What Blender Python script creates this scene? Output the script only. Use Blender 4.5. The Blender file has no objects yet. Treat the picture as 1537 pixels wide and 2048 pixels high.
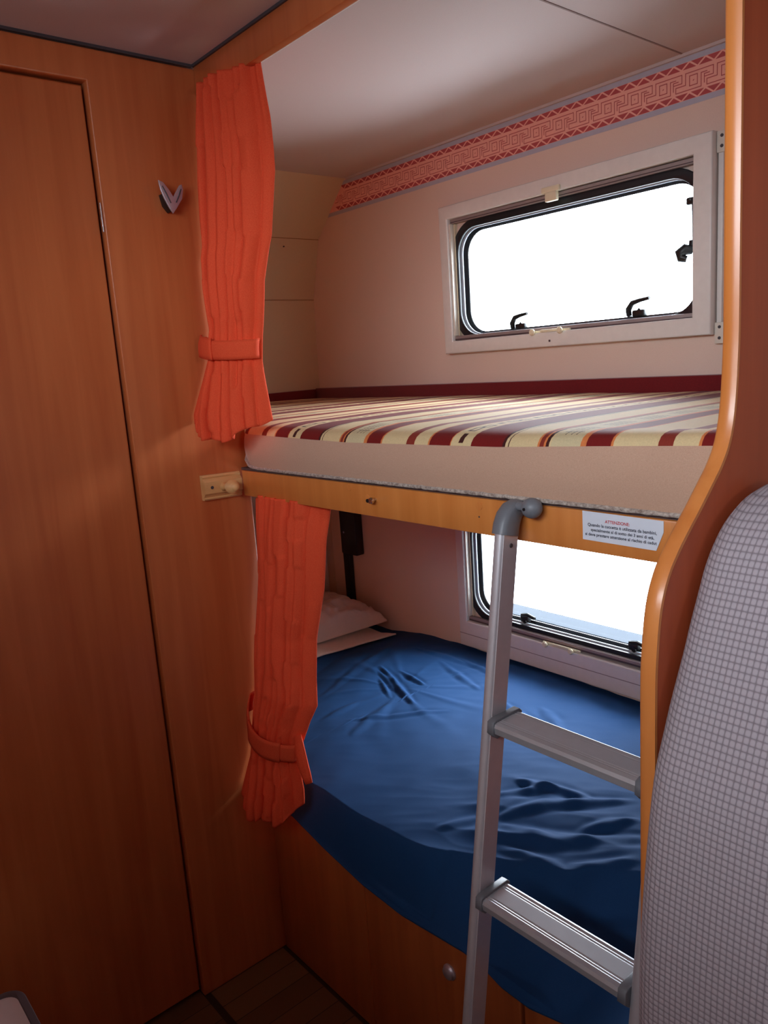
import bpy, bmesh, math, random
from mathutils import Vector, Matrix, noise
random.seed(7)
S = bpy.context.scene
C = S.collection
PI = math.pi

# ------------------------------------------------------------------ helpers
def lin(c):
    c /= 255.0
    return c / 12.92 if c <= .04045 else ((c + .055) / 1.055) ** 2.4
def rgb(r, g, b): return (lin(r), lin(g), lin(b), 1)

def newmat(name):
    m = bpy.data.materials.new(name); m.use_nodes = True
    nt = m.node_tree
    return m, nt, nt.nodes['Principled BSDF']
def N(nt, t, **kw):
    n = nt.nodes.new(t)
    for k, v in kw.items(): setattr(n, k, v)
    return n
def coords(nt, scale=(1, 1, 1), rot=(0, 0, 0), loc=(0, 0, 0)):
    tc = N(nt, 'ShaderNodeTexCoord'); mp = N(nt, 'ShaderNodeMapping')
    mp.inputs['Scale'].default_value = scale; mp.inputs['Rotation'].default_value = rot
    mp.inputs['Location'].default_value = loc
    nt.links.new(tc.outputs['Object'], mp.inputs['Vector'])
    return mp.outputs['Vector']
def ramp(nt, fac, stops, interp='LINEAR'):
    r = N(nt, 'ShaderNodeValToRGB'); cr = r.color_ramp; cr.interpolation = interp
    while len(cr.elements) > 1: cr.elements.remove(cr.elements[-1])
    cr.elements[0].position = stops[0][0]; cr.elements[0].color = stops[0][1]
    for p, c in stops[1:]:
        e = cr.elements.new(p); e.color = c
    nt.links.new(fac, r.inputs['Fac'])
    return r.outputs['Color']
def bump(nt, b, h, strength=.2, dist=.001):
    n = N(nt, 'ShaderNodeBump'); n.inputs['Strength'].default_value = strength
    n.inputs['Distance'].default_value = dist
    nt.links.new(h, n.inputs['Height']); nt.links.new(n.outputs['Normal'], b.inputs['Normal'])
    return n
def simple(name, col, rough=.5, metal=0, bumpscale=0, bstr=.1, spec=.5, coat=0):
    m, nt, b = newmat(name)
    b.inputs['Base Color'].default_value = col; b.inputs['Roughness'].default_value = rough
    b.inputs['Metallic'].default_value = metal; b.inputs['Specular IOR Level'].default_value = spec
    b.inputs['Coat Weight'].default_value = coat
    no = N(nt, 'ShaderNodeTexNoise'); no.inputs['Scale'].default_value = bumpscale or 60
    no.inputs['Detail'].default_value = 3
    nt.links.new(coords(nt), no.inputs['Vector'])
    hv = N(nt, 'ShaderNodeMixRGB', blend_type='MULTIPLY'); hv.inputs['Fac'].default_value = .12
    hv.inputs['Color1'].default_value = col
    nt.links.new(no.outputs['Fac'], hv.inputs['Color2']); nt.links.new(hv.outputs['Color'], b.inputs['Base Color'])
    if bumpscale: bump(nt, b, no.outputs['Fac'], bstr)
    return m
def wood(name, dark, light, axis='z', rough=.34, sc=1.0, coat=.25):
    m, nt, b = newmat(name)
    s = {'z': (38, 38, 2.0), 'x': (2.0, 38, 38), 'y': (38, 2.0, 38)}[axis]
    v = coords(nt, tuple(a * sc for a in s))
    n1 = N(nt, 'ShaderNodeTexNoise'); n1.inputs['Scale'].default_value = 1; n1.inputs['Detail'].default_value = 6
    n1.inputs['Distortion'].default_value = .6
    nt.links.new(v, n1.inputs['Vector'])
    s2 = {'z': (7, 7, .8), 'x': (.8, 7, 7), 'y': (7, .8, 7)}[axis]
    n2 = N(nt, 'ShaderNodeTexNoise'); n2.inputs['Scale'].default_value = 1; n2.inputs['Detail'].default_value = 2
    nt.links.new(coords(nt, s2), n2.inputs['Vector'])
    ad = N(nt, 'ShaderNodeMath', operation='MULTIPLY_ADD'); ad.inputs[1].default_value = .55
    nt.links.new(n1.outputs['Fac'], ad.inputs[0])
    m2 = N(nt, 'ShaderNodeMath', operation='MULTIPLY'); m2.inputs[1].default_value = .45
    nt.links.new(n2.outputs['Fac'], m2.inputs[0]); nt.links.new(m2.outputs[0], ad.inputs[2])
    nt.links.new(ramp(nt, ad.outputs[0], [(.34, dark), (.66, light)]), b.inputs['Base Color'])
    b.inputs['Roughness'].default_value = rough; b.inputs['Coat Weight'].default_value = coat
    b.inputs['Coat Roughness'].default_value = .22
    bump(nt, b, n1.outputs['Fac'], .06, .0006)
    return m
def fabric(name, col, col2, weave=900, rough=.85, transl=0, sheen=.3):
    m, nt, b = newmat(name)
    n1 = N(nt, 'ShaderNodeTexNoise'); n1.inputs['Scale'].default_value = weave; n1.inputs['Detail'].default_value = 2
    nt.links.new(coords(nt), n1.inputs['Vector'])
    nt.links.new(ramp(nt, n1.outputs['Fac'], [(.3, col), (.7, col2)]), b.inputs['Base Color'])
    b.inputs['Roughness'].default_value = rough; b.inputs['Sheen Weight'].default_value = sheen
    b.inputs['Specular IOR Level'].default_value = .2
    bump(nt, b, n1.outputs['Fac'], .25, .0006)
    if transl:
        t = N(nt, 'ShaderNodeBsdfTranslucent'); t.inputs['Color'].default_value = col2
        mx = N(nt, 'ShaderNodeMixShader'); mx.inputs['Fac'].default_value = transl
        out = nt.nodes['Material Output']
        nt.links.new(b.outputs[0], mx.inputs[1]); nt.links.new(t.outputs[0], mx.inputs[2])
        nt.links.new(mx.outputs[0], out.inputs['Surface'])
    return m

def link(name, me, mat=None, parent=None, loc=None):
    o = bpy.data.objects.new(name, me); C.objects.link(o)
    if mat is not None:
        for mm in (mat if isinstance(mat, (list, tuple)) else [mat]): me.materials.append(mm)
    if parent is not None: o.parent = parent
    if loc is not None: o.location = loc
    return o
def tag(o, label, cat, group=None, kind=None):
    if label: o['label'] = label
    if cat: o['category'] = cat
    if group: o['group'] = group
    if kind: o['kind'] = kind
    return o
def thing(name, label, cat, group=None, kind=None):
    o = bpy.data.objects.new(name, None); C.objects.link(o); o.empty_display_size = .05
    return tag(o, label, cat, group, kind)
def finish(bm, name, mat, parent=None, smooth=False, angle=None):
    me = bpy.data.meshes.new(name); bm.normal_update(); bm.to_mesh(me); bm.free()
    if smooth:
        for p in me.polygons: p.use_smooth = True
    o = link(name, me, mat, parent)
    if angle: me.set_sharp_from_angle(angle=math.radians(angle))
    return o
def addbox(bm, lo, hi, bev=0, seg=2):
    x0, y0, z0 = lo; x1, y1, z1 = hi
    vs = [bm.verts.new(p) for p in ((x0,y0,z0),(x1,y0,z0),(x1,y1,z0),(x0,y1,z0),(x0,y0,z1),(x1,y0,z1),(x1,y1,z1),(x0,y1,z1))]
    fs = [bm.faces.new([vs[i] for i in f]) for f in ((0,3,2,1),(4,5,6,7),(0,1,5,4),(1,2,6,5),(2,3,7,6),(3,0,4,7))]
    if bev:
        es = {e for f in fs for e in f.edges}
        bmesh.ops.bevel(bm, geom=list(es), offset=bev, segments=seg, profile=.5, affect='EDGES', clamp_overlap=True)
def box(name, lo, hi, mat, parent=None, bev=0, seg=2):
    bm = bmesh.new(); addbox(bm, lo, hi, bev, seg)
    return finish(bm, name, mat, parent, smooth=bev > 0, angle=40 if bev else None)
def rrect(x0, x1, z0, z1, r, n=10):
    pts = []
    for cx, cz, a0 in ((x1-r, z1-r, 0), (x0+r, z1-r, 90), (x0+r, z0+r, 180), (x1-r, z0+r, 270)):
        for i in range(n+1):
            a = math.radians(a0 + 90*i/n); pts.append((cx+r*math.cos(a), cz+r*math.sin(a)))
    return pts
def platemesh(outer, holes, t, bev=0, bseg=2):
    cu = bpy.data.curves.new('c', 'CURVE'); cu.dimensions = '2D'; cu.fill_mode = 'BOTH'
    cu.extrude = max(t/2 - bev, 0.00001); cu.bevel_depth = bev; cu.bevel_resolution = bseg; cu.offset = -bev
    for loop in [outer] + list(holes):
        sp = cu.splines.new('POLY'); sp.points.add(len(loop)-1)
        for i, p in enumerate(loop): sp.points[i].co = (p[0], p[1], 0, 1)
        sp.use_cyclic_u = True
    o = bpy.data.objects.new('c', cu); C.objects.link(o)
    dg = bpy.context.evaluated_depsgraph_get(); dg.update()
    me = bpy.data.meshes.new_from_object(o.evaluated_get(dg))
    bpy.data.objects.remove(o); bpy.data.curves.remove(cu)
    bm = bmesh.new(); bm.from_mesh(me); bmesh.ops.remove_doubles(bm, verts=bm.verts, dist=1e-6); bm.to_mesh(me); bm.free()
    return me
def plate_y(name, outer, holes, y0, y1, mat, parent=None, bev=0):
    """outline in (x, z), solid from y0 (towards the cabin) to y1"""
    me = platemesh(outer, holes, y1-y0, bev)
    me.transform(Matrix(((1,0,0,0),(0,0,-1,(y0+y1)/2),(0,1,0,0),(0,0,0,1))))
    if bev:
        for p in me.polygons: p.use_smooth = True
        me.set_sharp_from_angle(angle=math.radians(40))
    me.name = name
    return link(name, me, mat, parent)
def plate_x(name, outer, holes, x0, x1, mat, parent=None, bev=0, bseg=2):
    """outline in (y, z), solid from x0 to x1"""
    me = platemesh(outer, holes, x1-x0, bev, bseg)
    me.transform(Matrix(((0,0,1,(x0+x1)/2),(1,0,0,0),(0,1,0,0),(0,0,0,1))))
    if bev:
        for p in me.polygons: p.use_smooth = True
        me.set_sharp_from_angle(angle=math.radians(40))
    me.name = name
    return link(name, me, mat, parent)
def plate_z(name, outer, holes, z0, z1, mat, parent=None, bev=0):
    me = platemesh(outer, holes, z1-z0, bev)
    me.transform(Matrix.Translation((0, 0, (z0+z1)/2)))
    if bev:
        for p in me.polygons: p.use_smooth = True
        me.set_sharp_from_angle(angle=math.radians(40))
    me.name = name
    return link(name, me, mat, parent)
def frame_from(d):
    d = d.normalized(); a = Vector((0,0,1)) if abs(d.z) < .9 else Vector((1,0,0))
    u = d.cross(a).normalized(); return u, d.cross(u).normalized()
def addtube(bm, pts, radii, n=12, caps=True, sx=1.0):
    pts = [Vector(p) for p in pts]; rings = []
    u = w = None
    for i, p in enumerate(pts):
        d = (pts[min(i+1, len(pts)-1)] - pts[max(i-1, 0)])
        if u is None: u, w = frame_from(d)
        else:
            d.normalize(); u = (u - d*u.dot(d)).normalized(); w = d.cross(u).normalized()
        r = radii[i] if isinstance(radii, (list, tuple)) else radii
        rings.append([bm.verts.new(p + u*math.cos(2*PI*k/n)*r*sx + w*math.sin(2*PI*k/n)*r) for k in range(n)])
    for a, b in zip(rings, rings[1:]):
        for k in range(n): bm.faces.new((a[k], a[(k+1)%n], b[(k+1)%n], b[k]))
    if caps: bm.faces.new(list(reversed(rings[0]))); bm.faces.new(rings[-1])
def tube(name, pts, r, mat, parent=None, n=12):
    bm = bmesh.new(); addtube(bm, pts, r, n)
    return finish(bm, name, mat, parent, smooth=True, angle=50)
def lathe(name, origin, axis, prof, mat, parent=None, n=24):
    """prof: (distance along axis, radius)"""
    o = Vector(origin); a = Vector(axis).normalized()
    bm = bmesh.new(); addtube(bm, [o + a*d for d, r in prof], [max(r, 1e-5) for d, r in prof], n)
    return finish(bm, name, mat, parent, smooth=True, angle=50)
def ball(name, c, r, mat, parent=None, scale=(1,1,1)):
    bm = bmesh.new(); bmesh.ops.create_uvsphere(bm, u_segments=24, v_segments=14, radius=r)
    for v in bm.verts: v.co = Vector((v.co.x*scale[0], v.co.y*scale[1], v.co.z*scale[2])) + Vector(c)
    return finish(bm, name, mat, parent, smooth=True)
def interp(tab, t):
    if t <= tab[0][0]: return tab[0][1:]
    for a, b in zip(tab, tab[1:]):
        if t <= b[0]:
            f = (t-a[0])/(b[0]-a[0]); f = f*f*(3-2*f) if len(a) > 2 and False else f
            return tuple(p+(q-p)*f for p, q in zip(a[1:], b[1:]))
    return tab[-1][1:]

# ------------------------------------------------------------------ materials
W_D, W_L = rgb(184, 94, 50), rgb(208, 118, 68)
M = {}
M['wood'] = wood('wood_vertical', W_D, W_L, 'z')
M['woodx'] = wood('wood_board', rgb(196, 114, 50), rgb(218, 138, 70), 'z')
M['wooddark'] = wood('wood_partition', rgb(164, 70, 34), rgb(184, 84, 44), 'z', rough=.45, coat=.1)
M['woodcab'] = wood('wood_cabinet', rgb(158, 80, 38), rgb(182, 98, 50), 'z', rough=.4, coat=.1)
M['woodedge'] = wood('wood_edging', rgb(200, 116, 52), rgb(222, 140, 74), 'z', rough=.3)
M['pine'] = wood('pine_wood', rgb(205, 150, 92), rgb(232, 184, 126), 'y', rough=.5, coat=0)
M['ceil'] = simple('ceiling_vinyl', rgb(206, 192, 190), .75, bumpscale=500, bstr=.15)
M['wall'] = simple('wall_vinyl', rgb(230, 205, 190), .8, bumpscale=420, bstr=.2)
M['wallend'] = simple('end_wall_vinyl', rgb(220, 200, 168), .8, bumpscale=420, bstr=.2)
M['gasket'] = simple('grey_gasket', rgb(70, 62, 66), .6)
M['cream'] = simple('cream_plastic', rgb(222, 213, 200), .42)
M['white'] = simple('white_plastic', rgb(228, 222, 216), .4)
M['ivory'] = simple('ivory_plastic', rgb(232, 220, 188), .4)
M['bar'] = simple('taupe_blind_bar', rgb(150, 134, 132), .45)
M['bardark'] = simple('taupe_groove', rgb(80, 64, 66), .5)
M['rubber'] = simple('black_rubber', rgb(22, 26, 32), .38)
M['black'] = simple('black_plastic', rgb(18, 18, 20), .4)
M['greyband'] = simple('pane_edge', rgb(190, 200, 212), .3)
M['alu'] = simple('brushed_aluminium', rgb(220, 220, 226), .36, metal=.55)
M['aludull'] = simple('anodised_tread', rgb(204, 208, 214), .38, metal=.6)
M['greyp'] = simple('grey_plastic', rgb(112, 114, 120), .42)
M['chrome'] = simple('chrome', rgb(220, 215, 215), .15, metal=1)
M['satin'] = simple('satin_nickel', rgb(205, 196, 204), .38, metal=.7)
M['burg'] = fabric('burgundy_fabric', rgb(98, 16, 22), rgb(122, 26, 30))
M['beige'] = fabric('beige_fabric', rgb(186, 148, 124), rgb(198, 160, 136))
M['piping'] = fabric('piping_fabric', rgb(130, 112, 102), rgb(196, 182, 170), 260)
M['orange'] = fabric('orange_curtain_fabric', rgb(226, 74, 42), rgb(238, 94, 58), 700, transl=.10, sheen=.0)
M['lining'] = fabric('white_lining', rgb(215, 205, 196), rgb(230, 222, 214), 700, transl=.3)
M['navy'] = fabric('navy_cotton', rgb(20, 60, 106), rgb(26, 70, 118), 1400, sheen=0)
M['pillow'] = fabric('white_cotton', rgb(214, 200, 186), rgb(226, 214, 202), 900)
M['table'] = simple('table_laminate', rgb(200, 192, 194), .5)
M['tedge'] = simple('table_edge', rgb(72, 66, 72), .5)
M['paper'] = simple('sticker_paper', rgb(222, 226, 236), .5)
M['ink'] = simple('dark_ink', rgb(48, 50, 66), .6)
M['redink'] = simple('red_ink', rgb(196, 60, 62), .6)
M['salmon'] = simple('border_salmon', rgb(248, 180, 164), .75)
M['maroon'] = simple('border_maroon', rgb(188, 82, 84), .75)
M['bgrey'] = simple('border_grey', rgb(184, 184, 200), .75)
M['foam'] = simple('foam', rgb(200, 190, 170), .9)
M['outer'] = simple('vehicle_outer_skin', rgb(215, 215, 215), .6)

def floor_mat():
    m, nt, b = newmat('floor_vinyl')
    v = coords(nt, (9, 1.2, 1))
    br = N(nt, 'ShaderNodeTexBrick'); br.inputs['Scale'].default_value = 1
    br.inputs['Color1'].default_value = rgb(120, 84, 50); br.inputs['Color2'].default_value = rgb(98, 66, 38)
    br.inputs['Mortar'].default_value = rgb(50, 32, 20); br.inputs['Mortar Size'].default_value = .01
    nt.links.new(v, br.inputs['Vector']); nt.links.new(br.outputs['Color'], b.inputs['Base Color'])
    b.inputs['Roughness'].default_value = .5
    return m
M['floor'] = floor_mat()

def glass_mat():
    m, nt, b = newmat('acrylic_pane')
    nt.nodes.remove(b)
    t = N(nt, 'ShaderNodeBsdfTransparent'); t.inputs['Color'].default_value = (.96, .985, 1, 1)
    g = N(nt, 'ShaderNodeBsdfGlossy'); g.inputs['Roughness'].default_value = .03
    fr = N(nt, 'ShaderNodeFresnel'); fr.inputs['IOR'].default_value = 1.25
    mx = N(nt, 'ShaderNodeMixShader')
    nt.links.new(fr.outputs[0], mx.inputs[0]); nt.links.new(t.outputs[0], mx.inputs[1]); nt.links.new(g.outputs[0], mx.inputs[2])
    nt.links.new(mx.outputs[0], nt.nodes['Material Output'].inputs['Surface'])
    return m
M['glass'] = glass_mat()

def stripe_mat():
    m, nt, b = newmat('striped_upholstery')
    P = .434
    dr, br, cr, og, rb, pt = rgb(122, 24, 22), rgb(70, 30, 26), rgb(226, 200, 152), rgb(222, 128, 72), rgb(142, 52, 38), rgb(216, 198, 156)
    sep = N(nt, 'ShaderNodeSeparateXYZ'); nt.links.new(coords(nt, loc=(-.254, 0, 0)), sep.inputs[0])
    dv = N(nt, 'ShaderNodeMath', operation='DIVIDE'); dv.inputs[1].default_value = P
    nt.links.new(sep.outputs['X'], dv.inputs[0])
    fr = N(nt, 'ShaderNodeMath', operation='FRACT'); nt.links.new(dv.outputs[0], fr.inputs[0])
    st = [(0, dr), (.059, br), (.063, cr), (.068, br), (.071, cr), (.120, og), (.123, rb), (.130, og), (.133, br), (.138, cr), (.142, pt),
          (.188, og), (.195, dr), (.231, og), (.234, cr), (.294, rb), (.312, cr), (.343, og), (.346, dr), (.391, og), (.393, cr), (.433, br)]
    base = ramp(nt, fr.outputs[0], [(p/P, c) for p, c in st], 'CONSTANT')
    # small woven marks that repeat down the strip
    sy = N(nt, 'ShaderNodeMath', operation='MULTIPLY'); sy.inputs[1].default_value = 1/.085; nt.links.new(sep.outputs['Y'], sy.inputs[0])
    fy = N(nt, 'ShaderNodeMath', operation='FRACT'); nt.links.new(sy.outputs[0], fy.inputs[0])
    def band(src, a, c):
        g = N(nt, 'ShaderNodeMath', operation='GREATER_THAN'); g.inputs[1].default_value = a; nt.links.new(src, g.inputs[0])
        l = N(nt, 'ShaderNodeMath', operation='LESS_THAN'); l.inputs[1].default_value = c; nt.links.new(src, l.inputs[0])
        k = N(nt, 'ShaderNodeMath', operation='MULTIPLY'); nt.links.new(g.outputs[0], k.inputs[0]); nt.links.new(l.outputs[0], k.inputs[1])
        return k.outputs[0]
    def mul(a, c):
        k = N(nt, 'ShaderNodeMath', operation='MULTIPLY'); nt.links.new(a, k.inputs[0]); nt.links.new(c, k.inputs[1]); return k.outputs[0]
    def mx(op, a, c):
        k = N(nt, 'ShaderNodeMath', operation=op); nt.links.new(a, k.inputs[0]); nt.links.new(c, k.inputs[1]); return k.outputs[0]
    X, Y = fr.outputs[0], fy.outputs[0]
    solid = mul(band(X, .408/P, .417/P), band(Y, .02, .20))
    ring = mx('SUBTRACT', mul(band(X, .405/P, .420/P), band(Y, .30, .62)), mul(band(X, .4085/P, .4165/P), band(Y, .345, .575)))
    ring2 = mx('SUBTRACT', mul(band(X, .409/P, .424/P), band(Y, .60, .86)), mul(band(X, .4125/P, .4205/P), band(Y, .64, .82)))
    marks = mx('MAXIMUM', solid, mx('MAXIMUM', ring, ring2))
    # crossing fine grid in the pale patterned strip
    s3 = N(nt, 'ShaderNodeMath', operation='MULTIPLY'); s3.inputs[1].default_value = 1/.011; nt.links.new(sep.outputs['Y'], s3.inputs[0])
    f3 = N(nt, 'ShaderNodeMath', operation='FRACT'); nt.links.new(s3.outputs[0], f3.inputs[0])
    g1 = mul(band(X, .150/P, .180/P), band(f3.outputs[0], 0, .16))
    g2 = mx('MAXIMUM', band(X, .156/P, .1575/P), mx('MAXIMUM', band(X, .165/P, .1665/P), band(X, .173/P, .1745/P)))
    grid = mul(mx('MAXIMUM', g1, g2), band(Y, .15, .8))
    m1 = N(nt, 'ShaderNodeMixRGB'); m1.inputs['Color2'].default_value = br
    nt.links.new(marks, m1.inputs['Fac']); nt.links.new(base, m1.inputs['Color1'])
    m2 = N(nt, 'ShaderNodeMixRGB'); m2.inputs['Color2'].default_value = rgb(110, 92, 74)
    nt.links.new(grid, m2.inputs['Fac']); nt.links.new(m1.outputs[0], m2.inputs['Color1'])
    n1 = N(nt, 'ShaderNodeTexNoise'); n1.inputs['Scale'].default_value = 500; nt.links.new(coords(nt, (1, .25, 1)), n1.inputs['Vector'])
    m3 = N(nt, 'ShaderNodeMixRGB', blend_type='MULTIPLY'); m3.inputs['Fac'].default_value = .25
    nt.links.new(m2.outputs[0], m3.inputs['Color1']); nt.links.new(n1.outputs['Fac'], m3.inputs['Color2'])
    nt.links.new(m3.outputs[0], b.inputs['Base Color'])
    b.inputs['Roughness'].default_value = .75; b.inputs['Sheen Weight'].default_value = .05; b.inputs['Specular IOR Level'].default_value = .2
    bump(nt, b, n1.outputs['Fac'], .3, .0008)
    return m
M['stripe'] = stripe_mat()

def waffle_mat():
    m, nt, b = newmat('grey_waffle_fabric')
    sep = N(nt, 'ShaderNodeSeparateXYZ'); nt.links.new(coords(nt), sep.inputs[0])
    def lines(out, cell, off):
        a = N(nt, 'ShaderNodeMath', operation='MULTIPLY_ADD'); a.inputs[1].default_value = PI/cell; a.inputs[2].default_value = off
        nt.links.new(out, a.inputs[0])
        s = N(nt, 'ShaderNodeMath', operation='SINE'); nt.links.new(a.outputs[0], s.inputs[0])
        q = N(nt, 'ShaderNodeMath', operation='ABSOLUTE'); nt.links.new(s.outputs[0], q.inputs[0])
        p = N(nt, 'ShaderNodeMath', operation='POWER'); p.inputs[1].default_value = .45; nt.links.new(q.outputs[0], p.inputs[0])
        return p.outputs[0]
    nz = N(nt, 'ShaderNodeTexNoise'); nz.inputs['Scale'].default_value = 9
    nt.links.new(coords(nt), nz.inputs['Vector'])
    k = N(nt, 'ShaderNodeMath', operation='MULTIPLY')
    nt.links.new(lines(sep.outputs['X'], .0056, .3), k.inputs[0]); nt.links.new(lines(sep.outputs['Z'], .0060, 1.1), k.inputs[1])
    nt.links.new(ramp(nt, k.outputs[0], [(.2, rgb(132, 122, 127)), (.8, rgb(174, 163, 169))]), b.inputs['Base Color'])
    b.inputs['Roughness'].default_value = .9; b.inputs['Specular IOR Level'].default_value = .15
    bump(nt, b, k.outputs[0], .5, .0012)
    return m
M['waffle'] = waffle_mat()

# ------------------------------------------------------------------ setting
H, D = 1.95, .85
XR, YF = 2.9, -1.40
def struct(o, label=None): o['kind'] = 'structure'; 
def st(o, label):
    o['kind'] = 'structure'; o['label'] = label
    return o
st(box('floor', (-.86, YF-.03, -.03), (XR, .885, 0), M['floor']), 'dark wood-look vinyl floor below the wardrobe and bunks')
st(box('ceiling', (-.86, YF-.03, H), (XR, .885, H+.03), M['ceil']), 'pale grey-white ceiling above the cabin and upper bunk')

# back wall with the two window openings
W1 = (-.134, .600, 1.408, 1.722, .078)
W2 = (-.134, .600, .578, .905, .078)
bw = plate_y('wall_back', [(-.86, 0), (XR, 0), (XR, H), (-.86, H)], [rrect(*W1), rrect(*W2)], D, D+.035, M['wall'])
st(bw, 'cream wallpapered outer wall behind both bunks holding the two windows')
# end wall, folded inwards at the top
prof = [(-.845, 0), (-.845, 1.284), (-.837, 1.593), (-.782, 1.787), (-.613, 1.95)]
bm = bmesh.new()
fr_ = []
for y in (.0345, D):
    fr_.append([bm.verts.new((x, y, z)) for x, z in prof] + [bm.verts.new((-.875, y, 1.95)), bm.verts.new((-.875, y, 0))])
for i in range(7): bm.faces.new((fr_[0][i], fr_[0][(i+1)%7], fr_[1][(i+1)%7], fr_[1][i]))
bm.faces.new(list(reversed(fr_[0]))); bm.faces.new(fr_[1])
bmesh.ops.recalc_face_normals(bm, faces=bm.faces)
we = finish(bm, 'wall_end', M['wallend'])
st(we, 'cream end wall at the foot of the bunks, its panels folding inwards towards the ceiling')
for nm, (z, x) in (('seam', (1.593, -.837)), ('seam', (1.787, -.782))):
    box(nm, (x-.003, .03, z-.0009), (x+.0012, D, z+.0009), simple('seam_line', rgb(150, 112, 74), .8), we)
box('screw_head', (-.842, .708, 1.759), (-.786, .712, 1.763), M['gasket'], we)

# wardrobe wall: panel by the bunk, header, recessed door
wl = plate_x('wall_left', [(YF, 1.889), (-.214, 1.889), (-.214, .02), (-.214, 0), (.034, 0), (.034, H-.006), (YF, H-.006)], [], -.025, 0, M['wood'], bev=.003)
box('backing_panel', (-.12, YF-.03, 0), (-.036, -.001, H), M['wood'], wl)  # unseen panel added to stop light leaking through the door gap
st(wl, 'orange-brown wood wardrobe wall left of the bunks')
st(box('wall_partition', (-.86, .014, 0), (-.026, .034, H), M['wood']), 'wood partition behind the wardrobe at the left end of the bunks')
dr = thing('door_1', 'tall flat orange-brown wood wardrobe door at the far left', None, kind='structure')
plate_x('door_panel', [(-1.0, .012), (-.219, .012), (-.219, 1.884), (-1.0, 1.884)], [], -.034, -.012, M['wood'], dr, bev=.004)
hg = tube('hinge', [(-.004, -.2165, 1.632), (-.004, -.2165, 1.683)], .0022, M['chrome'], dr, 8)
for z in (1.64, 1.655, 1.672): lathe('hinge_knuckle', (-.004, -.2165, z), (0,0,1), [(0,.003),(.003,.003)], M['chrome'], hg, 10)
plate_x('side_panel', [(YF, 0), (-1.003, 0), (-1.003, 1.884), (YF, 1.884)], [], -.03, -.004, M['wood'], wl)

# valance board at the ceiling and gaskets
st(box('trim_1', (0.0005, 0, 1.893), (XR, .018, H), M['wood'], bev=.003), 'wood pelmet board along the ceiling above the upper bunk opening')
st(box('trim_2', (0.004, -.004, H-.005), (XR, .0005, H), M['gasket']), 'dark grey gasket between ceiling and wood pelmet')
st(box('trim_3', (0.0002, YF, H-.005), (.004, -.004, H), M['gasket']), 'dark grey gasket between ceiling and wardrobe wall')
st(box('trim_4', (.547, .02, H-.0012), (.5505, .84, H+.001), simple('joint', rgb(150, 130, 126), .8)), 'thin joint line across the upper bunk ceiling')
st(box('trim_5', (-.60, .842, H-.006), (1.06, .8495, H), M['ceil']), 'pale bead where the bunk ceiling meets the patterned border')

# ---- patterned wallpaper border
def border():
    bm = bmesh.new()
    y0 = D - .0006
    def quad(pts, mi, lift):
        vs = [bm.verts.new((x, y0-lift, z)) for x, z in pts]
        f = bm.faces.new(vs); f.material_index = mi
    xa, xb = -.80, 1.055
    def xmin(z): # the end wall leans in towards the ceiling
        return interp([(1.787, -.782), (1.95, -.613)], z)[0]
    def strip(za, zb, mi, lift):
        quad([(xmin(za), za), (xb, za), (xb, zb), (xmin(zb), zb)], mi, lift)
    strip(1.848, 1.9445, 2, 0)
    strip(1.8595, 1.933, 0, .0002)
    P = .0685
    def seg(a, b, w, mi, lift):
        a = Vector(a); b = Vector(b); d = (b-a).normalized(); n = Vector((-d.y, d.x))*w/2; e = d*w/2
        ps = [a-e-n, b+e-n, b+e+n, a-e+n]
        if min(p.x for p in ps) < xmin(ps[0].y)+.002 or max(p.x for p in ps) > xb: return
        quad([(p.x, p.y) for p in ps], mi, lift)
    k0 = -13
    ZB, ZH = 1.878, .033
    tri = P/2*1.03
    for band_lo, band_hi in ((1.9195, 1.9325), (1.860, 1.873)):
        n = int((xb-xa)/tri)+1
        for i in range(n):
            x = xb - (i+1)*tri
            if x < xmin(band_lo)+.003: continue
            def tr(p):
                vs = [bm.verts.new((q[0], y0-.0004, q[1])) for q in p]; f = bm.faces.new(vs); f.material_index = 1
            g = .0032
            tr([(x+g, band_hi), (x+tri-g, band_hi), (x+tri/2, band_lo+.0018)][::-1] if False else [(x+tri/2, band_lo+.0018), (x+tri-g, band_hi), (x+g, band_hi)])
            tr([(x+tri/2+g*.9, band_lo), (x+tri*1.5-g*.9, band_lo), (x+tri, band_hi-.0022)] if x+tri*1.5 < xb else [(x+tri/2+g, band_lo), (x+tri, band_lo), (x+tri, band_hi-.003)])
    polys = [[(0,.33),(0,1),(.88,1),(.88,.50),(.62,.50)],
             [(1,.33),(.68,.33),(.68,0),(1.50,0),(1.50,.78),(1.68,.78)],
             [(.60,.16),(.60,.66),(.76,.66)],
             [(.13,.22),(.38,.22),(.38,.80),(.13,.80),(.13,.22)],
             [(.245,.48),(.265,.52)]]
    for k in range(-20, 12):
        ox = .484 + k*P
        for pl in polys:
            for a, b in zip(pl, pl[1:]):
                seg((ox+a[0]*P, ZB+a[1]*ZH), (ox+b[0]*P, ZB+b[1]*ZH), .0017, 1, .0004)
    bmesh.ops.recalc_face_normals(bm, faces=bm.faces)
    for f in bm.faces:
        if f.normal.y > 0: f.normal_flip()
    return finish(bm, 'trim_6', [M['salmon'], M['maroon'], M['bgrey']])
st(border(), 'pink and maroon key-patterned wallpaper border along the top of the back wall')

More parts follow.
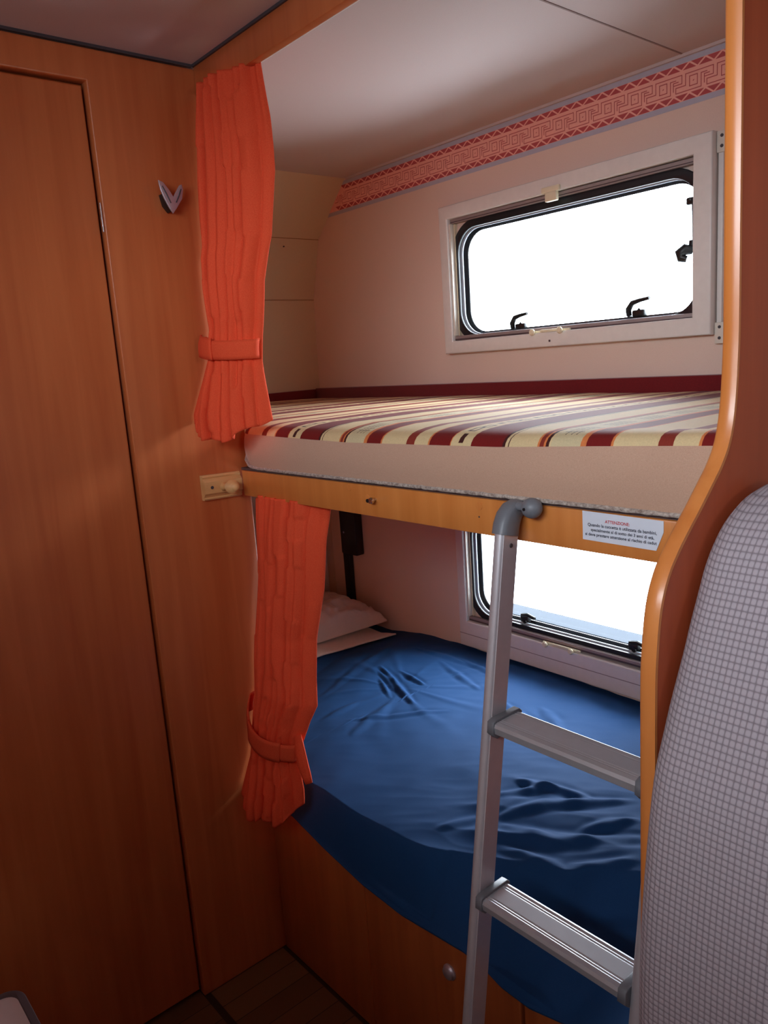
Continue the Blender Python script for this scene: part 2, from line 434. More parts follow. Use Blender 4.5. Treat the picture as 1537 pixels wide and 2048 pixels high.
# ---- bunk end panel on the right (curved front edge)
P0, P1 = 1.0635, 1.080
front = [(-.174, 0), (-.174, .65), (-.173, .85), (-.172, 1.02), (-.169, 1.07), (-.162, 1.112), (-.148, 1.142), (-.128, 1.164),
         (-.107, 1.182), (-.086, 1.199), (-.064, 1.218), (-.044, 1.236), (-.028, 1.258), (-.018, 1.29), (-.013, 1.34), (-.012, 1.40), (-.015, 1.6), (-.018, 1.80), (-.018, H-.001)]
me_o = front + [(D-.001, H-.001), (D-.001, 0)]
wr = plate_x('wall_right', me_o, [], P0, P1, M['wooddark'], bev=.004, bseg=3)
st(wr, 'red-brown wood end panel of the bunks with a curved front edge')
# rounded edging strip that follows the curve
bm = bmesh.new()
pts = [Vector((0, y, z)) for y, z in front]
fine = []
for i in range(len(pts)-1):
    for k in range(4):
        t = k/4; p = [pts[max(i-1,0)], pts[i], pts[i+1], pts[min(i+2, len(pts)-1)]]
        L_ = (p[2]-p[1]).length
        if L_ > .12: fine.append(p[1].lerp(p[2], t)); continue
        fine.append(.5*((2*p[1]) + (p[2]-p[0])*t + (2*p[0]-5*p[1]+4*p[2]-p[3])*t*t + (3*p[1]-p[0]-3*p[2]+p[3])*t**3))
fine.append(pts[-1])
cs = [(P0-.0006, .008), (P0-.0006, .002), (P0+.0006, -.0006), (P0+.003, -.0018), (P0+.008, -.0024), (P0+.013, -.0022), (P0+.017, -.0010), (P1+.0004, .0006), (P1+.0006, .003)]
rings = []
for i, p in enumerate(fine):
    d = (fine[min(i+1, len(fine)-1)] - fine[max(i-1, 0)]).normalized(); n = Vector((0, -d.z, d.y))  # points to the cabin
    if n.y > 0: n = -n
    rings.append([bm.verts.new((x, p.y - n.y*o, p.z - n.z*o)) for x, o in cs])
for a, b in zip(rings, rings[1:]):
    for k in range(len(cs)-1): bm.faces.new((a[k], a[k+1], b[k+1], b[k]))
bmesh.ops.recalc_face_normals(bm, faces=bm.faces)
ed = finish(bm, 'edging', M['woodedge'], wr, smooth=True, angle=60)
ed['label'] = 'lighter worn rounded edging'

# ---- rest of the cabin, behind and beside the viewer, plus added fill window openings and light blockers
W3 = (.80, 1.85, 1.50, 1.84, .06)
wf = plate_y('wall_front', [(-.03, 0), (XR, 0), (XR, H), (-.03, H)], [rrect(*W3)], YF-.035, YF, M['wall'])
st(wf, 'cream cabin wall opposite the bunks with an added fill window')
st(box('light_blocker', (.5, -1.24, 0), (XR, -1.20, 1.52), M['woodcab']), 'unseen light-blocking wood divider added behind the dinette')  # added out of view to keep window fill off the lower bunk front
W4 = (-.80, -.45, 1.45, 1.72, .05)
st(box('light_blocker', (2.38, -1.195, 0), (2.42, .84, 1.42), M['woodcab']), 'unseen light-blocking wood divider added between dinette and far cabin wall')  # added out of view to block far window light from the lower wardrobe
wc = plate_x('wall_far', [(YF-.03, 0), (.885, 0), (.885, H), (YF-.03, H)], [rrect(*W4)], XR, XR+.03, M['wall']); st(wc, 'cream cabin wall beyond the seats')

# ------------------------------------------------------------------ windows
def window(name, label, x0, x1, z0, z1, low, Wr, latches, side):
    w = thing(name, label, None, kind='structure')
    # cassette frame standing proud of the wall
    fx0, fx1 = -.168, .628
    fr = plate_y('blind_frame', [(fx0, z0), (fx1, z0-(.0 if low else -.004)), (fx1, z1+.004), (fx0, z1)], [[(x0, low), (x1, low+(.004 if side else -.006)), (x1, z1-.033), (x0, z1-.036)]], .818, D-.0006, M['white'], w, bev=.004)
    if not side: # deeper lower ledge with a joint
        box('ledge_joint', (fx0+.002, .8170, .524), (fx1-.002, .8182, .5258), M['bar'], fr)
    zt = z1-.036
    # roller blind bars
    b1 = box('blind_bar', (x0+.001, .832, zt-.012), (x1-.001, .846, zt), M['bar'], w, .001)
    box('bar_groove', (x0+.002, .8312, zt-.0095), (x1-.002, .8322, zt-.0075), M['bardark'], b1)
    b2 = box('blind_bar', (x0+.001, .830, low+.001), (x1-.001, .844, low+.014), M['bar'], w, .001)
    box('bar_groove', (x0+.002, .8292, low+.002), (x1-.002, .8302, low+.006), M['bardark'], b2)
    # guide channel at the left
    g = box('guide_rail', (x0+.001, .826, low+.015), (x0+.006, .849, zt-.013), M['cream'], w)
    box('guide_lip', (x0+.0085, .838, low+.015), (x0+.011, .849, zt-.013), M['ivory'], g)
    # cream surround with rounded opening
    a, b, c, d, r = Wr
    plate_y('surround', [(x0+.012, low+.0145), (x1-.001, low+.0145), (x1-.001, zt-.0305), (x0+.012, zt-.0305)], [rrect(a+.004, b-.004, max(c+.003, low+.0155), d-.004, r-.004)], .8455, D-.0007, M['ivory'], w) if False else None
    # rubber seal, inner frame, second seal
    i = 0.
    plate_y('rubber_seal', rrect(a-.008, b+.008, c-.008, d+.008, r+.008), [rrect(a+.013, b-.013, c+.013, d-.013, r-.011)], .8405, .8495, M['rubber'], w, bev=.002)
    plate_y('inner_frame', rrect(a+.0005, b-.0005, c+.0005, d-.0005, r), [rrect(a+.015, b-.015, c+.015, d-.015, r-.013)], .856, .862, M['greyband'], w)
    plate_y('inner_seal', rrect(a+.0006, b-.0006, c+.0006, d-.0006, r), [rrect(a+.020, b-.020, c+.020, d-.020, r-.017)], .874, .879, M['rubber'], w)
    plate_y('pane', rrect(a-.02, b+.02, c-.02, d+.02, r+.02), [], .8865, .8895, M['glass'], w)
    for lt in latches: latch(w, *lt)
    return w
def latch(w, x, z, kind):
    """swivel catch on the pane: black body with a bent lever"""
    bm = bmesh.new()
    if kind == 'up':
        addbox(bm, (x, .862, z), (x+.008, .874, z+.012), .001, 1)
        addtube(bm, [(x+.004, .866, z+.004), (x+.005, .862, z+.018), (x+.018, .857, z+.031), (x+.040, .852, z+.035), (x+.068, .848, z+.038)], [.007, .0075, .0065, .005, .004], 8)
        o = finish(bm, 'latch', M['black'], w, smooth=True, angle=40)
        bm = bmesh.new(); addbox(bm, (x+.014, .861, z-.001), (x+.046, .876, z+.015), .003, 2)
        addtube(bm, [(x+.025, .868, z+.010), (x+.033, .868, z+.017)], .005, 8)
        finish(bm, 'latch_catch', M['black'], o, smooth=True, angle=40)
    elif kind == 'down':
        addbox(bm, (x, .860, z), (x+.030, .876, z+.020), .004, 2)
        addtube(bm, [(x+.004, .866, z+.018), (x+.030, .858, z+.026), (x+.062, .852, z+.023)], [.006, .0055, .004], 8)
        o = finish(bm, 'latch', M['black'], w, smooth=True, angle=40)
        bm = bmesh.new(); addtube(bm, [(x+.020, .856, z+.004), (x+.020, .864, z+.004)], .006, 12)
        addbox(bm, (x-.014, .868, z-.002), (x+.044, .876, z+.001))
        finish(bm, 'latch_catch', M['black'], o, smooth=True, angle=40)
    else:
        addtube(bm, [(x, .870, z), (x-.012, .860, z+.004), (x-.022, .856, z-.004), (x-.020, .856, z-.014), (x-.008, .860, z-.018)], [.009, .013, .013, .010, .007], 10)
        o = finish(bm, 'latch', M['black'], w, smooth=True, angle=40)
        box('latch_catch', (x-.006, .862, z+.008), (x+.004, .878, z+.022), M['black'], o, .002)
def pull(w, x, z):
    b = box('blind_pull', (x-.062, .822, z-.003), (x+.062, .8285, z+.003), M['ivory'], w, .001)
    box('pull_grip', (x-.026, .8185, z-.002), (x+.028, .8225, z+.0045), M['ivory'], b, .001)
    for dx in (-.046, .040):
        lathe('pull_knob', (x+dx, .818, z), (0, -1, 0), [(0, .003), (.004, .004), (.005, .0075), (.009, .0085), (.012, .006)], M['ivory'], b, 16)
w1 = window('window_1', 'upper bunk window with white blind frame, black rubber seal and rounded corners', -.137, .586, 1.372, 1.775, 1.407, W1,
            [(.045, 1.424, 'up'), (.400, 1.427, 'up'), (.560, 1.556, 'side')], True)
pull(w1, .203, 1.411)
cl = box('blind_clip', (.200, .808, 1.738), (.252, .8175, 1.752), M['ivory'], w1, .002)
box('clip_tab', (.212, .806, 1.717), (.246, .8175, 1.739), M['ivory'], cl, .002)
tube('stay_arm', [(.562, .872, 1.575), (.560, .872, 1.655), (.553, .868, 1.664)], .004, M['black'], w1, 8)
box('stay_catch', (.545, .866, 1.652), (.568, .878, 1.668), M['black'], w1, .003)
# guide column at the right with its screwed end brackets
gc = box('side_rail', (.631, .838, 1.368), (.642, D-.0006, 1.778), M['white'], w1, .0015)
for za, zb in ((1.736, 1.778), (1.352, 1.397)):
    bk = box('rail_bracket', (.629, .834, za), (.652, .8465, zb), M['cream'], w1, .002)
    for z in (za+.012, zb-.010): lathe('screw_head', (.640, .834, z), (0,-1,0), [(0,.0035),(.0012,.0032),(.0014,.001)], M['gasket'], bk, 12)
box('screw_head', (.204, .8165, 1.384), (.209, .8175, 1.389), M['bardark'], w1)
w2 = window('window_2', 'lower bunk window with white blind frame seen below the upper bunk board', -.137, .586, .484, .945, .565, W2,
            [(.040, .592, 'down'), (.395, .592, 'down')], False)
pull(w2, .213, .566)
# outer sill of the lower window
box('outer_sill', (-.12, .8900, .560), (.62, .968, .596), simple('outer_trim', rgb(46, 51, 58), .8, spec=.1), w2)
w3 = thing('fill_window_3', 'unseen window added for fill light in the cabin wall opposite the bunks', None, kind='structure')  # added out of view to light the surfaces facing the cabin
plate_y('window_frame', rrect(W3[0]-.03, W3[1]+.03, W3[2]-.03, W3[3]+.03, .07), [rrect(W3[0]+.01, W3[1]-.01, W3[2]+.01, W3[3]-.01, .05)], YF+.0005, YF+.012, M['white'], w3)
plate_y('pane', rrect(W3[0]-.01, W3[1]+.01, W3[2]-.01, W3[3]+.01, .06), [], YF-.042, YF-.038, M['glass'], w3)

w4 = thing('fill_window_4', 'unseen window added for fill light on the far wall beyond the dinette', None, kind='structure')  # added out of view to light the wardrobe and the end panel
plate_x('window_frame', rrect(W4[0]-.03, W4[1]+.03, W4[2]-.03, W4[3]+.03, .06), [rrect(W4[0]+.01, W4[1]-.01, W4[2]+.01, W4[3]-.01, .04)], XR-.012, XR-.0005, M['white'], w4)
plate_x('pane', rrect(W4[0]-.01, W4[1]+.01, W4[2]-.01, W4[3]+.01, .06), [], XR+.032, XR+.036, M['glass'], w4)
# ------------------------------------------------------------------ upper bunk
ub = thing('bunk_bed_frame', 'light wood board and base carrying the striped upper bunk mattress', 'bed frame')
box('front_board', (.026, 0.0005, 1.106), (P0-.002, .019, 1.160), M['woodx'], ub, .0025)
box('bed_base', (-.02, .0605, 1.135), (P0-.002, D-.002, 1.1655), M['wooddark'], ub)
box('bed_base', (-.84, .20, 1.135), (-.021, D-.002, 1.1655), M['wooddark'], ub)
box('gap_shade_strip', (.02, .004, 1.1602), (P0-.002, .019, 1.1655), M['bardark'], ub)  # dark strip standing in for the shaded gap under the mattress
for x, z in ((.393, 1.152), (.442, 1.137), (.699, 1.148)):
    lathe('screw_cap', (x, .0008, z), (0,-1,0), [(0,.0062),(.0010,.0060),(.0012,.0045)], M['woodedge'], ub, 20)
for x, z in ((.698, 1.132),):
    lathe('screw_hole', (x, .0008, z), (0,-1,0), [(0,.0015),(.0006,.0014)], M['gasket'], ub, 10)
kn = lathe('hook_pin', (.462, .001, 1.1365), (.18,-1,0), [(0,.0035),(.006,.0032),(.008,.005),(.012,.0058),(.015,.0045)], M['chrome'], ub, 20)
lathe('pin_recess', (.4593, -.0141, 1.1365), (.18,-1,0), [(0,.0034),(.0008,.0032)], M['black'], kn, 16)

def upper_mattress():
    t = thing('mattress', 'upper bunk mattress with red and cream striped top over a beige side band', 'mattress', 'bunk mattresses')
    # front outline (x -> y), the left end rounds away behind the wardrobe partition
    out = [(-.28, .20), (-.10, .105), (-.005, .050), (.008, .036), (.014, .028), (.026, .018), (.050, .009), (.090, .005), (.15, .002), (.30, 0), (.7, 0), (P0-.003, 0)]
    xs = []
    for a, b in zip(out, out[1:]):
        n = max(2, int((b[0]-a[0])/.009)); xs += [(a[0]+(b[0]-a[0])*i/n, a[1]+(b[1]-a[1])*i/n) for i in range(n)]
    xs.append(out[-1])
    def rim(x): return interp([(-.3, 1.236), (.085, 1.236), (.40, 1.231), (.74, 1.236), (.9, 1.243), (1.05, 1.249)], x)[0]
    def zlow(x): return 1.166+.026*max(0, min(1, (.078-x)/.070))**2.2
    # side band: slightly bulging
    bm = bmesh.new(); rows = []
    for x, y in xs:
        zr = rim(x)
        rows.append([bm.verts.new((x, y - .005*math.sin(PI*k/6) - .001*noise.noise((x*20, k, 0)), zlow(x) + (zr-zlow(x))*k/6)) for k in range(7)])
    for a, b in zip(rows, rows[1:]):
        for k in range(6): bm.faces.new((a[k], b[k], b[k+1], a[k+1]))
    finish(bm, 'side_band', M['beige'], t, smooth=True)
    # striped cover: from the rim over the rounded edge to the back
    bm = bmesh.new(); rows = []
    offs = [(0, 0), (.002, .006), (.007, .0135), (.015, .019), (.026, .0225), (.045, .025), (.08, .026), (.14, .026), (.25, .026), (.4, .025), (.55, .023), (.7, .0215), (.80, .019)]
    for x, y in xs:
        zr = rim(x); row = []
        for dy, dz in offs:
            yy = min(y+dy*(.822-y)/.80 if dy > .2 else y+dy, .822)
            z = zr*(1-min(dy/.08, 1)) + 1.237*min(dy/.08, 1) + dz*.80 + .0022*noise.noise((x*5, yy*5, 1))*min(dy/.03, 1)
            row.append(bm.verts.new((x, yy, z)))
        rows.append(row)
    for a, b in zip(rows, rows[1:]):
        for k in range(len(offs)-1): bm.faces.new((a[k], b[k], b[k+1], a[k+1]))
    # left part reaching the end wall
    fr0 = rows[0]
    prev = fr0
    for i in range(1, 14):
        x = -.28 - (.824-.28)*i/13
        row = []
        for v in fr0:
            row.append(bm.verts.new((x, v.co.y, v.co.z)))
        for k in range(len(offs)-1): bm.faces.new((row[k], prev[k], prev[k+1], row[k+1]))
        prev = row
    bmesh.ops.recalc_face_normals(bm, faces=bm.faces)
    finish(bm, 'striped_cover', M['stripe'], t, smooth=True)
    # core that fills the body
    bm = bmesh.new(); addbox(bm, (-.27, .215, 1.167), (P0-.004, .82, 1.228)); addbox(bm, (.10, .016, 1.167), (P0-.004, .214, 1.226)); addbox(bm, (-.822, .215, 1.167), (-.271, .82, 1.228))
    finish(bm, 'core', M['foam'], t)
    # rough piping at the bottom seam
    pp = []; rr = []
    for i, (x, y) in enumerate(xs):
        lift = .018*max(0, (.085-x)/.11)**2 if x > -.03 else .02
        for q in range(1):
            pp.append((x, y-.0035+.0014*noise.noise((x*60, 3, 0)), zlow(x)+.0015+.0012*noise.noise((x*80, 0, 7)))); rr.append(.0030+.0010*noise.noise((x*110, 9, 2)))
    bm = bmesh.new(); addtube(bm, pp, rr, 8); finish(bm, 'piping', M['piping'], t, smooth=True)
    return t
upper_mattress()
# burgundy strip along the walls behind the mattress
bs = thing('bolster', 'narrow burgundy padded strip along the wall behind the striped mattress', 'bolster')
box('strip', (-.8385, .824, 1.168), (P0-.003, D-.0015, 1.287), M['burg'], bs, .004)
tag(box('bolster', (-.843, .23, 1.168), (-.8265, .8230, 1.284), M['burg'], None, .004), 'short burgundy padded strip against the cream end wall of the upper bunk', 'bolster')

# sticker
sk = thing('warning_sticker', 'white warning sticker with ATTENZIONE heading on the bunk board', 'sticker')
plate_y('sticker_sheet', [(.878, 1.1225), (.981, 1.1215), (.9905, 1.1450), (.9905, 1.1585), (.878, 1.1600)], [], -.0007, -.0002, M['paper'], sk)
def text(body, xc, zc, width, mat, parent, name='lettering', bold=.0):
    cu = bpy.data.curves.new('t', 'FONT'); cu.body = body; cu.align_x = 'CENTER'; cu.align_y = 'CENTER'; cu.size = 1; cu.offset = bold
    o = bpy.data.objects.new('t', cu); C.objects.link(o)
    dg = bpy.context.evaluated_depsgraph_get(); dg.update()
    me = bpy.data.meshes.new_from_object(o.evaluated_get(dg)); bpy.data.objects.remove(o); bpy.data.curves.remove(cu)
    xs = [v.co.x for v in me.vertices]; s = width/(max(xs)-min(xs)); mid = (max(xs)+min(xs))/2
    for v in me.vertices: v.co = Vector((xc+(v.co.x-mid)*s, -.0010, zc+v.co.y*s))
    return link(name, me, mat, parent)
text('ATTENZIONE:', .9285, 1.1490, .0345, M['redink'], sk, bold=.02)
text('Quando la cuccetta \u00e8 utilizzata da bambini,', .9340, 1.1428, .096, M['ink'], sk, bold=.02)
text('specialmente al di sotto dei 3 anni di et\u00e0,', .9345, 1.1366, .088, M['ink'], sk, bold=.02)
text('si deve prestare attenzione al rischio di cadut', .9320, 1.1304, .100, M['ink'], sk, bold=.02)

# ------------------------------------------------------------------ ladder
def ladder():
    t = thing('ladder', 'aluminium bunk ladder hooked over the board in front of the blue bed', 'ladder')
    xl, xr = .785, 1.040
    def yf(z): return -.0535 - (1.106-z)*.162          # front face of the rail
    for s, x in ((0, xl), (1, xr)):
        bm = bmesh.new()
        prof = [(0, .034), (-.017, .034), (-.0175, .008), (-.0165, .0042), (-.014, .0014), (-.0105, 0), (-.007, 0), (-.0040, .0010), (-.0018, .0026), (-.0012, .0045), (0, .0048)]
        if s: prof = [(-p[0]-.018+.0, p[1]) for p in prof]
        rings = []
        for z in (1.128, .9, .6, .3, .012): rings.append([bm.verts.new((x+p[0], yf(z)+p[1], z)) for p in prof])
        for a, b in zip(rings, rings[1:]):
            for k in range(len(prof)): bm.faces.new((a[k], a[(k+1)%len(prof)], b[(k+1)%len(prof)], b[k]))
        bm.faces.new(rings[0]); bm.faces.new(rings[-1])
        bmesh.ops.recalc_face_normals(bm, faces=bm.faces)
        r = finish(bm, 'side_rail', M['alu'], t, smooth=True, angle=40)
        xm = x - .009
        # grey elbow and hook knob at the top
        bm = bmesh.new()
        arc = [(xm, yf(1.128)+.0165, 1.122), (xm, yf(1.14)+.0175, 1.134), (xm, yf(1.15)+.021, 1.144), (xm, yf(1.15)+.029, 1.152), (xm, yf(1.15)+.038, 1.1555), (xm, -.0015, 1.1560)]
        rr = []
        ring = []
        n = 16
        for i, p in enumerate(arc):
            a = Vector(arc[max(i-1,0)]); b = Vector(arc[min(i+1, len(arc)-1)]); d = (b-a).normalized()
            w = Vector((0, d.z, -d.y))
            hw, hh = .0130, (.0195, .019, .018, .015, .012, .010)[i]
            ring.append([bm.verts.new(Vector(p) + Vector((1,0,0))*hw*(abs(math.cos(q))**.6)*(1 if math.cos(q) > 0 else -1) + w*hh*(abs(math.sin(q))**.6)*(1 if math.sin(q) > 0 else -1)) for q in [2*PI*k/n+.01 for k in range(n)]])
        for a, b in zip(ring, ring[1:]):
            for k in range(n): bm.faces.new((a[k], a[(k+1)%n], b[(k+1)%n], b[k]))
        bm.faces.new(ring[0]); bm.faces.new(ring[-1]); bmesh.ops.recalc_face_normals(bm, faces=bm.faces)
        e = finish(bm, 'hook', M['greyp'], t, smooth=True, angle=50)
        if not s:
            hk = ball('hook_knob', (x+.0245, -.0165, 1.1590),   .0147, M['greyp'], t, (1, .95, .95))
            lathe('screw_hole', (x+.0225, -.0305, 1.1595), (-.1,-1,.05), [(0,.0022),(.001,.002)], M['black'], hk, 12)
            lathe('hook_axle', (x+.002, -.018, 1.160), (1,0,0), [(0,.006),(.014,.006)], M['greyp'], t, 12)
        lathe('screw_head', (x+.0002, yf(1.108)+.020, 1.108), (1,0,0), [(0,.0032),(.001,.003),(.0012,.001)], M['gasket'], r, 12)
        box('foot', (x-.0205, yf(.0)-.002, 0.0), (x+.0025, yf(0)+.040, .03), M['greyp'], t, .003)
    for z in (.872, .625, .378, .131):
        y = yf(z)
        rg = thing('rung', None, None); rg.parent = t
        # ribbed tread
        bm = bmesh.new()
        c = [(-.003, -.012), (-.004, -.003), (-.002, .0015), (.004, .003), (.006, .0022), (.008, .003), (.010, .0022), (.012, .003), (.036, .003), (.038, .0022), (.040, .003), (.042, .0022), (.046, .003), (.050, .001), (.051, -.010), (.046, -.016), (.004, -.017)]
        ra = [bm.verts.new((xl+.002, y+a, z+b)) for a, b in c]; rb = [bm.verts.new((xr-.020, y+a, z+b)) for a, b in c]
        for k in range(len(c)): bm.faces.new((ra[k], ra[(k+1)%len(c)], rb[(k+1)%len(c)], rb[k]))
        bm.faces.new(ra); bm.faces.new(rb); bmesh.ops.recalc_face_normals(bm, faces=bm.faces)
        finish(bm, 'tread', M['aludull'], rg)
        for xa, xb in ((xl+.0005, xl+.012), (xr-.030, xr-.0185)):
            me = platemesh([(y-.007, z-.012), (y-.005, z+.004), (y+.002, z+.0065), (y+.050, z+.0065), (y+.055, z+.002), (y+.055, z-.012), (y+.046, z-.020), (y+.002, z-.021)], [], xb-xa, .0012)
            me.transform(Matrix(((0,0,1,(xa+xb)/2),(1,0,0,0),(0,1,0,0),(0,0,0,1))))
            link('rung_cap', me, M['greyp'], rg)
    return t
ladder()

# ------------------------------------------------------------------ lower bunk
lb = thing('bunk_cabinet', 'reddish wood cabinet base under the navy blue lower bed', 'cabinet')
cab = plate_y('front_panel', [(.002, 0), (.338, 0), (.338, .352), (.22, .372), (.10, .400), (.002, .405)], [], .0005, .018, M['woodcab'], lb, bev=.003)
d1 = plate_y('cabinet_door', [(.342, .03), (.742, .03), (.742, .362), (.62, .366), (.342, .352)], [], -.003, .018, M['woodcab'], lb, bev=.005)
d2 = plate_y('cabinet_door', [(.748, .03), (P0-.003, .03), (P0-.003, .36), (.748, .36)], [], -.003, .018, M['woodcab'], lb, bev=.005)
box('plinth', (.342, .002, 0), (P0-.003, .018, .027), M['woodcab'], lb)
kb = lathe('door_knob', (.581, -.003, .296), (0,-1,0), [(0,.0145),(.003,.0145),(.005,.012),(.008,.0115),(.010,.008)], M['satin'], d1, 24)
kb['label'] = 'round metal push-button knob'
box('bed_box', (.002, .019, 0), (P0-.003, D-.003, .35), M['wooddark'], lb)

folds = [[(-.179,.284),(-.291,.563),(-.334,.691)],[(.063,.197),(-.001,.397)],[(-.213,.526),(.061,.411)],[(-.14,.539),(-.01,.514)],[(.30,.62),(.42,.55)],
 [(.479,.229),(.549,.331),(.64,.354)],[(.532,.183),(.581,.275),(.703,.412)],[(.472,.081),(.521,.196)],[(.585,.124),(.726,.142),(.801,.251)],[(.671,.247),(.738,.354)],
 [(.702,.065),(.769,.097)],[(-.105,.666),(.125,.587)],[(-.087,.731),(.1,.695)],[(.205,.575),(.444,.505)],[(.479,.306),(.569,.337)],[(-.009,.238),(.149,.45)],[(-.057,.196),(-.072,.336)],[(-.252,.702),(.01,.712)],
 [(-.19,.50),(-.05,.44)],[(-.15,.47),(-.02,.40)],[(.60,.05),(.74,.075),(.90,.17)],[(.64,.015),(.80,.03),(.97,.10)],[(.55,.17),(.66,.20),(.80,.33)]]
fold_amp = [a_*.85 for a_ in [.004,.006,.012,.010,.005,.009,.010,.006,.011,.008,.007,.006,.006,.005,.008,.005,.005,.004,.008,.007,.013,.011,.010]]
fold_w = [.016,.014,.009,.007,.012,.011,.012,.010,.014,.010,.010,.010,.009,.010,.010,.009,.010,.012,.006,.006,.020,.020,.016]
def segdist(px, py, a, b):
    ax, ay = a; bx, by = b; dx, dy = bx-ax, by-ay; L2 = dx*dx+dy*dy
    t = max(0, min(1, ((px-ax)*dx+(py-ay)*dy)/L2)); qx, qy = ax+t*dx, ay+t*dy
    s = (px-ax)*dy-(py-ay)*dx
    return math.hypot(px-qx, py-qy), t, s
def edge_y(x): return interp([(-.85, .03), (.08, .022), (.28, .020), (.44, .028), (.50, .040), (.60, .096), (.68, .123), (.74, .153), (.80, .215), (.9, .26), (1.06, .28)], x)[0]
def front_z(x): return interp([(-.85, .40), (.10, .402), (.22, .376), (.345, .356), (.46, .352), (.62, .370), (.67, .366), (.705, .355), (.763, .354), (.844, .376), (.933, .42), (1.06, .43)], x)[0]
def sheet_z(x, y):
    ye = edge_y(x)
    z = .492
    z -= .024*max(0, (y-.62)/.23)**1.5                       # sinks towards the wall
    z += .006*noise.noise((x*3.1, y*3.4, 5))
    if x < -.15: z -= .03*min(1, (-.15-x)/.2)*max(0, 1-y/.5)
    # creases radiating across the cotton
    nx, ny = x*.80+y*.60, -x*.60+y*.80
    rt = max(0, min(1, (x-.30)/.3))*max(0, min(1, (.5-y)/.25))
    v = noise.noise((nx*3.2+1.5*noise.noise((x*3, y*3, 1)), ny*11, 8.3)); z += .0055*(1-abs(v)*3.2)*rt
    v = noise.noise((nx*7, ny*26, 3.1)); z += .0017*(1-abs(v)*3.0)*(.12+.88*rt)
    z += .0050*noise.noise((x*7+y*2, y*5, 4)) + .0012*noise.noise((x*24, y*17, 4))
    # pulls that fan out from the crumpled spot
    ang = math.atan2(y-.47, x+.05); rr_ = math.hypot(y-.47, x+.05)
    z += .0022*max(0, math.sin(ang*11+2*noise.noise((x*4, y*4, 2))))**3*math.exp(-((rr_-.16)/.12)**2)
    z -= .016*max(0, (.30-y)/.30)**2
    z -= .030*max(0, min(1, (-.12-x-.35*(y-.3))/.22))**1.6
    for pl, A, wd in zip(folds, fold_amp, fold_w):
        best = None
        for a, b in zip(pl, pl[1:]):
            d, t, s = segdist(x, y, a, b); i_ = pl.index(a)
            if best is None or d < best[0]: best = (d, (i_+t)/(len(pl)-1), s)
        if best and best[0] < wd*3.5:
            d, t, s = best; wv = wd*(.55+.6*math.sin(PI*t)); q = d/wv; A = A*math.sin(PI*min(1, max(0, t)))**.7*(.8+.6*noise.noise((x*25, y*25, 1)))
            z += A*(math.exp(-q*q) - .45*math.exp(-((q-1.5)/.8)**2))
    if y < ye:
        f = (ye-y)/(ye+.012)
        zf = front_z(x)
        g = f*f*(3-2*f) if ye < .06 else (1-(1-f)**1.15*(1+.15*f))
        soft = min(1, (ye-y)/.03)
        zz = z*(1-g) + zf*g
        zz += .004*noise.noise((x*7+y*3, y*11, 8))*f*(1-f)*4 + .010*math.sin((x*9+y*20))*f*(1-f)*max(0, min(1, (x-.6)/.2))
        z = zz
        if y > -.0065 and x > .335: z = max(z, .3705)
    return z
def lower_mattress():
    t = thing('mattress', 'lower bunk mattress under a rumpled navy blue sheet', 'mattress', 'bunk mattresses')
    bm = bmesh.new()
    x0, x1, nx, ny = -.842, P0-.003, 430, 230
    g = []
    for i in range(nx+1):
        x = x0+(x1-x0)*i/nx; row = []
        lo = -.012 if x > .004 else .0355
        for j in range(ny+1):
            t_ = j/ny; y = lo + (D-.002-lo)*(t_**1.25)
            row.append(bm.verts.new((x, y, sheet_z(x, y))))
        g.append(row)
    for i in range(nx):
        for j in range(ny): bm.faces.new((g[i][j], g[i+1][j], g[i+1][j+1], g[i][j+1]))
    # tucked lip
    lip = [bm.verts.new((g[i][0].co.x, g[i][0].co.y+.006, g[i][0].co.z-.010)) for i in range(nx+1)]
    for i in range(nx): bm.faces.new((lip[i], lip[i+1], g[i+1][0], g[i][0]))
    finish(bm, 'bed_sheet', M['navy'], t, smooth=True)
    bm = bmesh.new(); addbox(bm, (-.835, .30, .352), (P0-.006, D-.004, .39)); addbox(bm, (.06, .06, .352), (.52, .2995, .43), 0)
    finish(bm, 'core', M['foam'], t)
    return t
lower_mattress()

